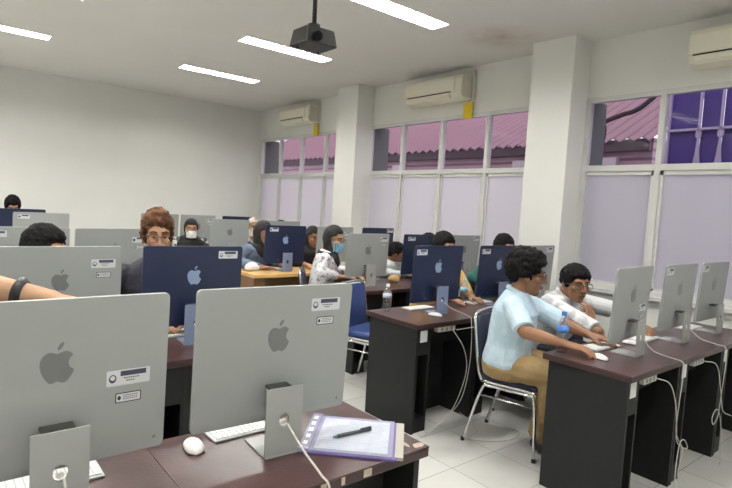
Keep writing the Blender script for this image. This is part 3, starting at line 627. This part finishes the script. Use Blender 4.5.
# ------------------------------------------------------------------ people
def ring(c, rx, ry, Mx, n=20, e=2.4):
    out = []
    for k in range(n):
        a = 2*math.pi*k/n; ca, sa = math.cos(a), math.sin(a)
        out.append(Vector(c) + Mx @ Vector((rx*math.copysign(abs(ca)**(2/e), ca), ry*math.copysign(abs(sa)**(2/e), sa), 0)))
    return out
def hand(mb, W, d, nrm, side, curl=.5, s=1.0):
    d = Vector(d).normalized(); nrm = Vector(nrm); nrm = (nrm - d*nrm.dot(d)).normalized(); acr = d.cross(nrm)*side   # acr: towards the thumb
    for k, (off, ln_) in enumerate(((.030, .088), (.010, .092), (-.010, .088), (-.028, .08))):
        kn = W + d*ln_*s + acr*off*s
        mb.chain([W + acr*off*.45*s, W + d*ln_*.5*s + acr*off*.9*s, kn], [.017*s, .015*s, .0115*s])
        p = kn; dirv = d.copy(); L = (.040, .026, .021)
        fl = (.94, 1.05, 1.0, .8)[k]; pts = [p]; 
        for j in range(3):
            a = curl*(.45, .75, .6)[j]; dirv = (dirv*math.cos(a) + nrm*math.sin(a)).normalized(); p = p + dirv*L[j]*fl*s; pts.append(p)
        mb.chain(pts, [.0105*s, .0095*s, .009*s, .0078*s])
    t0 = W + acr*.022*s + d*.02*s; t1 = W + acr*.048*s + d*.055*s + nrm*.01*s; t2 = t1 + (d*.8+acr*.35+nrm*.2).normalized()*.034*s; t3 = t2 + (d*.95+nrm*.3).normalized()*.028*s
    mb.chain([t0, t1, t2, t3], [.017*s, .0135*s, .011*s, .009*s])
def person(label, x, y, yaw, top=1.36, lean=12, twist=0, head=(0, 0, 0), hs=1.0, sh=C_WHITE, sleeve='short', skin=M_SKIN, hair='short', hmat=M_HAIR, hijab=None, mask=None, glasses=False, drape=1.0, fat=1.0, tuck=.25,
           arms=None, female=False, vox=.008, pants=C_JEAN, legs=None, collar=None, group='students sitting at the computers', seat=.56, watch=False, puff=1.0):
    root = empty('person', (x, y, 0), R(yaw), label, 'person', group)
    inv = (Matrix.Translation((x, y, 0)) @ Matrix.Rotation(R(yaw), 4, 'Z')).inverted()
    wl = lambda p: inv @ Vector(p)
    k = (top - seat)/.832/math.cos(R(lean)*.85); wd = .92 if female else 1.0
    U = Matrix.Translation((0, -.02, seat)) @ Matrix.Rotation(R(twist), 4, 'Z') @ Matrix.Rotation(-R(lean), 4, 'X')
    U3 = U.to_3x3(); up = lambda a, b, c: U @ Vector((a*wd, b, c*k))
    SEC = [(-.09, .16, .11, 0), (.02, .17, .125, 0), (.14, .152, .112, .0), (.29, .165, .118, .005), (.40, .178, .112, .005), (.475, .165, .09, 0), (.515, .10, .07, -.003), (.54, .06, .058, 0)]
    def torso(g): return [ring(up(0, dy, z) + Vector((0, 0, 0)), (rx*(fat if z < .45 else 1)+g)*wd, ry*(fat if z < .45 else 1)+g, U3) for z, rx, ry, dy in SEC]
    SH = {s: up(.172*s, 0, .455) for s in (-1, 1)}
    A = {}
    for s in (-1, 1):
        if arms and s in arms:
            el, wr, dr, nm, cu = arms[s]; A[s] = (wl(el), wl(wr), inv.to_3x3() @ Vector(dr), inv.to_3x3() @ Vector(nm), cu)
        else:
            A[s] = (Vector((tuck*s*wd, .1, .80)), Vector((.14*s if tuck > .22 else .1*s, .33, .795)), Vector((-.25*s, 1, 0)), Vector((0, 0, -1)), .45)
    HP = {s: Vector((.09*s, 0, seat)) for s in (-1, 1)}
    if legs: LG = {s: [wl(p) for p in legs[s]] for s in (-1, 1)}
    else: LG = {s: [Vector((.095*s, .27 if y > 4.8 else .32, seat-.01)), Vector((.1*s, .08, .1)), Vector((.11*s, .23, .037))] for s in (-1, 1)}
    neck = [up(0, -.005, .48), up(0, .015, .60)]
    HC = up(0, .035, .672); HM = Matrix.Translation(HC) @ Euler((R(head[1]), R(head[2]), R(head[0]+twist*1.0)), 'XYZ').to_matrix().to_4x4() @ Matrix.Diagonal((hs*.98, hs*1.02, hs*1.15*min(k, 1.04), 1))
    h3 = HM.to_3x3(); hp = lambda a, b, c: HM @ Vector((a, b, c))
    b = MB(); b.loft(torso(0)); b.chain(neck, [.056, .056])
    el = lambda c, r: b.ell(hp(*c), r, h3, 18, 12)
    el((0, -.012, .035), (.075, .094, .088)); el((0, .028, -.04), (.058, .062, .08)); el((0, .062, -.105), (.026, .024, .02)); el((0, .03, -.085), (.046, .05, .035))
    for s in (-1, 1): el((.04*s, .055, -.022), (.026, .028, .022)); el((.077*s, -.008, -.008), (.010, .02, .03)); el((.012*s, .1, -.036), (.009, .009, .008)); el((.028*s, .078, .03), (.026, .014, .009))
    b.chain([hp(0, .086, .018), hp(0, .106, -.02), hp(0, .112, -.032)], [.009*hs, .011*hs, .0125*hs])
    el((0, .09, -.062), (.024, .010, .006)); el((0, .088, -.074), (.021, .010, .007))
    for s in (-1, 1):
        e_, w_, dr, nm, cu = A[s]
        b.chain([SH[s], SH[s].lerp(e_, .5), e_], [.055, .047, .041]); b.chain([e_, e_.lerp(w_, .35), w_], [.041, .040, .027]); hand(b, w_, dr, nm, s, cu)
        K_, An, To = LG[s]; b.chain([HP[s], K_], [.088, .06]); b.chain([K_, K_.lerp(An, .35), An], [.058, .055, .038]); b.chain([An, To], [.04, .03])
    body = fuse(b, 'body', skin, root, vox, 4)
    # shirt
    g = .014; c = MB(); TG = torso(g); TG[0] = ring(up(0, 0, -.04), (.165*fat+.006)*wd, .118*fat+.012, U3); c.loft(TG)
    for s in (-1, 1):
        e_, w_ = A[s][0], A[s][1]
        if sleeve == 'short':
            q = SH[s].lerp(e_, .92); c.chain([SH[s]], [.066]); c.tube([SH[s], SH[s].lerp(e_, .4), q], [.066, .066, .064], 14)
        else: c.chain([SH[s], SH[s].lerp(e_, .5), e_], [.066, .058, .053]); c.tube([e_, e_.lerp(w_, .92)], [.053, .038], 14)
    so = fuse(c, 'shirt', sh, root, vox, 3)
    if collar is not None:
        cl = MB(); cp = [up(.062*math.cos(a), .004+.064*math.sin(a), .535-.022*math.sin(a)) for a in [R(110+320*i/16) for i in range(17)]]
        cl.tube(cp, .017, 8); cl.build('collar', collar, so, True)
        pk = MB(); pk.tube([up(0, .062, .515), up(0, .118, .42), up(0, .134, .29), up(0, .128, .14)], .010, 6); pk.build('placket', collar, so, True)
    # trousers and shoes
    c = MB(); c.loft([ring(up(0, 0, z), (rx*fat+.012)*wd, ry*fat+.012, U3) for z, rx, ry in ((-.1, .155, .11), (-.02, .17, .128), (.02, .16, .118))])
    for s in (-1, 1): K_, An, To = LG[s]; c.chain([HP[s], HP[s].lerp(K_, .5), K_], [.1, .092, .078]); c.tube([K_, K_.lerp(An, .5), An+Vector((0, 0, .02))], [.076, .07, .062], 14); c.sph(K_, .077)
    fuse(c, 'trousers', pants, root, .01, 4)
    for s in (-1, 1): K_, An, To = LG[s]; c = MB(); c.chain([An+Vector((0, 0, -.035)), (An+To)/2, To], [.045, .042, .036]); o = fuse(c, 'shoe', M_SHOE, root, .008, 2)
    # eyes, brows
    for s in (-1, 1):
        e = MB().ell(hp(.031*s, .076, .004), (.0105, .010, .0042), h3).build('eye', M_EYE, root, True); MB().ell(hp(.031*s, .0865, .004), (.005, .003, .0042), h3).build('iris', M_IRIS, e, True)
        MB().tube([hp(.015*s, .095, .026), hp(.033*s, .093, .031), hp(.05*s, .078, .025)], [.004, .0045, .003], 6).build('eyebrow', M_HAIR if hmat is M_HAIR else hmat, root, True)
    MB().tube([hp(-.02, .095, -.067), hp(0, .101, -.066), hp(.02, .095, -.067)], [.003, .0045, .003], 6).build('lips', mat('lip_tone', (110, 66, 56), .5), root, True)
    rnd = random.Random(int(x*100)+int(y*10))
    if hijab is not None:
        c = MB()
        for i in range(420):
            z = 1-2*(i+.5)/420; a = i*2.39996; r_ = math.sqrt(1-z*z); p = Vector((r_*math.cos(a), r_*math.sin(a), z))
            q = Vector((p.x*.08, p.y*.1-.006, p.z*.118+.012))
            if q.y > .014 and (q.x/.092)**2+((q.z+.016)/.092)**2 < 1: continue
            c.sph(HM @ q, .014)
        rr = [ring(HM @ Vector((0, -.01, -.06)), .08, .085, h3), ring(HM @ Vector((0, -.005, -.13)), .074, .08, h3), ring(up(0, .0, .53), .112, .10, U3)]
        rr += [ring(up(0, .0, .46), .19, .125, U3), ring(up(0, .01, .36), .19, .135, U3), ring(up(0, .015, .27), .165, .13, U3)] if drape == 1 else [ring(up(0, .012, .485), .135, .115, U3), ring(up(0, .02, .43), .13, .125, U3), ring(up(0, .03, .38), .09, .115, U3)]
        rr[0] = [HM @ Vector((u, v if v < .02 else .02, -.06)) for u, v in [(.08*math.cos(2*math.pi*q/20), -.01+.085*math.sin(2*math.pi*q/20)) for q in range(20)]]
        c.loft(rr); fuse(c, 'headscarf', hijab, root, .008, 5)
    elif hair:
        c = MB(); vol = {'short': 1.0, 'curly': 1.18, 'fringe': 1.02}[hair]*puff
        for i in range(560):
            z = 1-2*(i+.5)/560; a = i*2.39996; r_ = math.sqrt(1-z*z); p = Vector((r_*math.cos(a), r_*math.sin(a), z))
            q = Vector((p.x*.078, p.y*.097-.012, p.z*.093+.035))
            lim = -.075 if q.y < -.055 else (-.012 if q.y < .012 else (.02 if q.y < .05 else .066))
            if hair == 'fringe' and q.y > .03: lim = .052 + .03*max(0, 1-abs(q.x-.012)/.05)
            if q.z < lim: continue
            j = {'short': .004, 'curly': .009, 'fringe': .006}[hair]
            grow = (vol-1)*.12*max(.15, p.z+.35) + rnd.uniform(-j, j)
            c.sph(HM @ (q + p*grow), .0135 + rnd.uniform(0, .004))
            if hair != 'short': c.sph(HM @ (q + p*grow*.4), .015)
        c.ell(hp(0, -.014, .04), (.076, .095, .088), h3, 18, 12)
        fuse(c, 'hair', hmat, root, .0055, 1, .4)
    if mask is not None:
        c = MB()
        for i in range(11):
            for j_ in range(9):
                u = (i-5)/5; v = -.022-.086*j_/8; bul = .1 - .052*abs(u)**2 + .016*math.cos((v+.045)*28)*(1-abs(u))
                c.sph(hp(.066*u*(1-.12*(j_/8)), bul, v), .0075)
        mo = fuse(c, 'face_mask', mask, root, .005, 3)
        for s in (-1, 1): MB().tube([hp(.064*s, .052, -.035), hp(.078*s, .0, .0)], .002, 6).build('ear_loop', mask, mo, True)
    if glasses:
        g_ = MB(); gx = .034
        for s in (-1, 1):
            g_.tube([hp(gx*s+.026*math.cos(a), .108-.008*abs(math.cos(a))*(1 if math.cos(a)*s > 0 else 0), .0+.021*math.sin(a)) for a in [2*math.pi*i/20 for i in range(21)]], 0.0018, 6)
            g_.tube([hp(.06*s, .1, .006), hp(.079*s, .05, .006), hp(.083*s, -.005, .0)], .0022, 6)
        g_.tube([hp(-.009, .11, .006), hp(.009, .11, .006)], .002, 6)
        g_.build('glasses', mat('dark_wire', (40, 32, 28), .35), root, True)
    if watch:
        s = watch; e_, w_ = A[s][0], A[s][1]; p = e_.lerp(w_, .72); d = (w_-e_).normalized(); nn = d.orthogonal(); bb = d.cross(nn)
        wt = MB().tube([p - d*.012, p + d*.012], .036, 16).build('wristwatch', M_RUB, root, True)
        upv = (Vector((0, 0, 1)) - d*d.z).normalized(); MB().sph(p + upv*.033, .013).build('watch_face', mat('watch_glass', (90, 92, 96), .15), wt, True)
    return root

# man in light blue: chair faces the desk, body turned towards the computer on his left
put_chair('navy', 3.02, 2.03, -165, 'navy padded chrome chair under the man in the light blue shirt')
person('man in a light blue shirt and beige trousers with thick curly hair and glasses', 2.93, 2.03, -150, top=1.272, lean=5, head=(13, -4, 0), hs=1.08, sh=C_LBLUE, skin=M_SKIND, hair='curly', glasses=True, collar=C_LBLUE, pants=C_BEIGE, vox=.0055, fat=1.12,
       arms={1: ((2.70, 1.78, .83), (2.77, 1.56, .80), (.35, -1, -.1), (.1, 0, -1), .5), -1: ((3.14, 1.77, .83), (3.15, 1.63, .80), (.1, -1, -.05), (0, 0, -1), .4)},
       legs={1: ((2.92, 1.70, .55), (3.02, 1.84, .1), (3.02, 1.66, .035)), -1: ((3.12, 1.68, .55), (3.14, 1.86, .1), (3.14, 1.68, .035))})
put_chair('navy', 3.58, 2.2, 180, 'navy padded chair under the man resting his chin on his hand')
person('man in a white and grey shirt with glasses resting his chin on his hand', 3.56, 2.16, 178, top=1.19, lean=20, head=(-28, -4, 0), hs=1.1, sh=C_GREYW, skin=M_SKIND, hair='short', glasses=True, collar=C_GREYW, vox=.0055, fat=1.08, puff=1.0,
       arms={1: ((3.37, 1.68, .775), (3.455, 1.78, .80), (.2, .2, 1), (.3, 1, 0), 1.0), -1: ((3.93, 1.86, .85), (3.82, 1.60, .79), (-.6, -.6, 0), (0, 0, -1), .45)})
put_chair('navy', 4.05, 2.06, 180, 'empty navy chair visible between the two right silver computers')
put_chair('blue', 2.92, 3.38, -161, 'empty blue padded chair with chrome legs behind the middle desk')
# second left row
person('man with brown hair and glasses in a dark shirt behind the navy computer', 1.05, 3.27, 175, top=1.435, lean=8, head=(-6, 0, 0), sh=C_NAVY, hair='fringe', hmat=M_BROWNHAIR, glasses=True, vox=.007,
       arms={1: ((.64, 3.14, .95), (.95, 2.98, .79), (.6, -.8, 0), (0, 0, -1), .4)})
person('head of black hair showing above the second silver computer at the left', .43, 3.3, -165, top=1.34, lean=15, head=(30, 0, 0), sh=C_GREY, vox=.009, tuck=.19)
person('person at the left edge of the photo whose bare forearm wears a black watch', -.2, 2.0, 190, top=1.35, lean=8, sh=C_BLACK, skin=M_SKINL, watch=-1, vox=.007,
       arms={-1: ((.02, 1.80, 1.255), (.27, 1.66, 1.20), (1, -.35, -.2), (0, 0, -1), .35), 1: ((-.45, 1.85, .82), (-.3, 1.62, .80), (.2, -1, 0), (0, 0, -1), .4)})
# middle row
person('man behind the aisle end navy computer, dark hair on top and an ochre sleeve', 3.44, 3.27, 180, top=1.345, lean=12, head=(-8, 0, 0), sh=C_TAN, sleeve='long', vox=.008, arms={-1: ((3.69, 3.16, .95), (3.62, 2.94, .79), (-.3, -1, 0), (0, 0, -1), .4)})
person('man in a green shirt whose forehead shows above the second navy computer', 4.33, 3.3, 180, top=1.335, lean=12, head=(-10, 0, 0), sh=C_GREEN, sleeve='long', vox=.008, arms={1: ((3.93, 3.2, .9), (4.05, 2.95, .79), (.2, -1, 0), (0, 0, -1), .4)})
# third row
person('woman in a black headscarf, blue face mask and white patterned blouse', 3.12, 4.46, -132, top=1.31, lean=8, head=(-20, -8, 0), sh=C_FLORAL, sleeve='long', skin=M_SKINL, drape=0, hijab=C_BLACK, mask=M_MASKB, glasses=True, female=True, vox=.007,
       arms={1: ((2.98, 4.28, .85), (3.16, 4.22, .805), (.6, -.5, 0), (0, 0, -1), .4), -1: ((3.32, 4.5, .85), (3.38, 4.28, .805), (.1, -1, 0), (0, 0, -1), .4)})
person('dark haired person in white seen in the gap right of the silver computer', 3.99, 4.55, -160, top=1.15, lean=20, head=(30, 0, 0), sh=C_WHITE, sleeve='long', skin=M_SKIND, vox=.009, tuck=.18)
person('person of whom only the hair top shows above the dark navy computer', 4.44, 4.45, 180, top=1.265, lean=18, sh=C_GREY, vox=.009, tuck=.18)
# light table
person('woman in a denim jacket and dark headscarf typing at the light wooden table', 2.88, 5.52, -156, top=1.30, lean=12, head=(10, -10, 0), sh=C_DENIM, sleeve='long', skin=M_SKIN, drape=0, hijab=C_DHIJ, female=True, vox=.008,
       arms={1: ((2.62, 5.4, .84), (2.84, 5.2, .785), (1, -.2, 0), (0, 0, -1), .4)})
person('woman in black clothes and headscarf right of the light table navy computer', 3.66, 5.55, 165, top=1.25, lean=12, head=(15, -12, 0), sh=C_BLACK, sleeve='long', hijab=C_BLACK, female=True, vox=.009)
# back rows
person('woman with a black headscarf, white face mask and patterned top near the back', 2.67, 6.85, 165, top=1.24, lean=12, head=(0, -5, 0), sh=C_CAMO, sleeve='long', hijab=C_BLACK, mask=M_MASKW, female=True, vox=.009)
person('woman in a beige patterned headscarf with a white mask behind the denim jacket', 3.5, 6.78, 170, top=1.28, lean=10, sh=C_BHIJ, sleeve='long', skin=M_SKINL, hijab=C_BHIJ, mask=M_MASKW, female=True, vox=.009)
person('person of whom only black hair shows above the pale computer near the back', 3.98, 6.9, 180, top=1.255, lean=12, sh=C_GREY, vox=.01)
person('person with dark hair at the far left in front of the back wall', .86, 8.15, 180, top=1.41, lean=5, sh=C_NAVY, head=(0, -20, 0), vox=.01)
put_chair('navy', 3.13, 4.42, -128, 'navy padded chair under the woman with the blue mask')
put_chair('black', 2.5, 7.0, 175, 'black chair beside the woman with the white mask at the back')
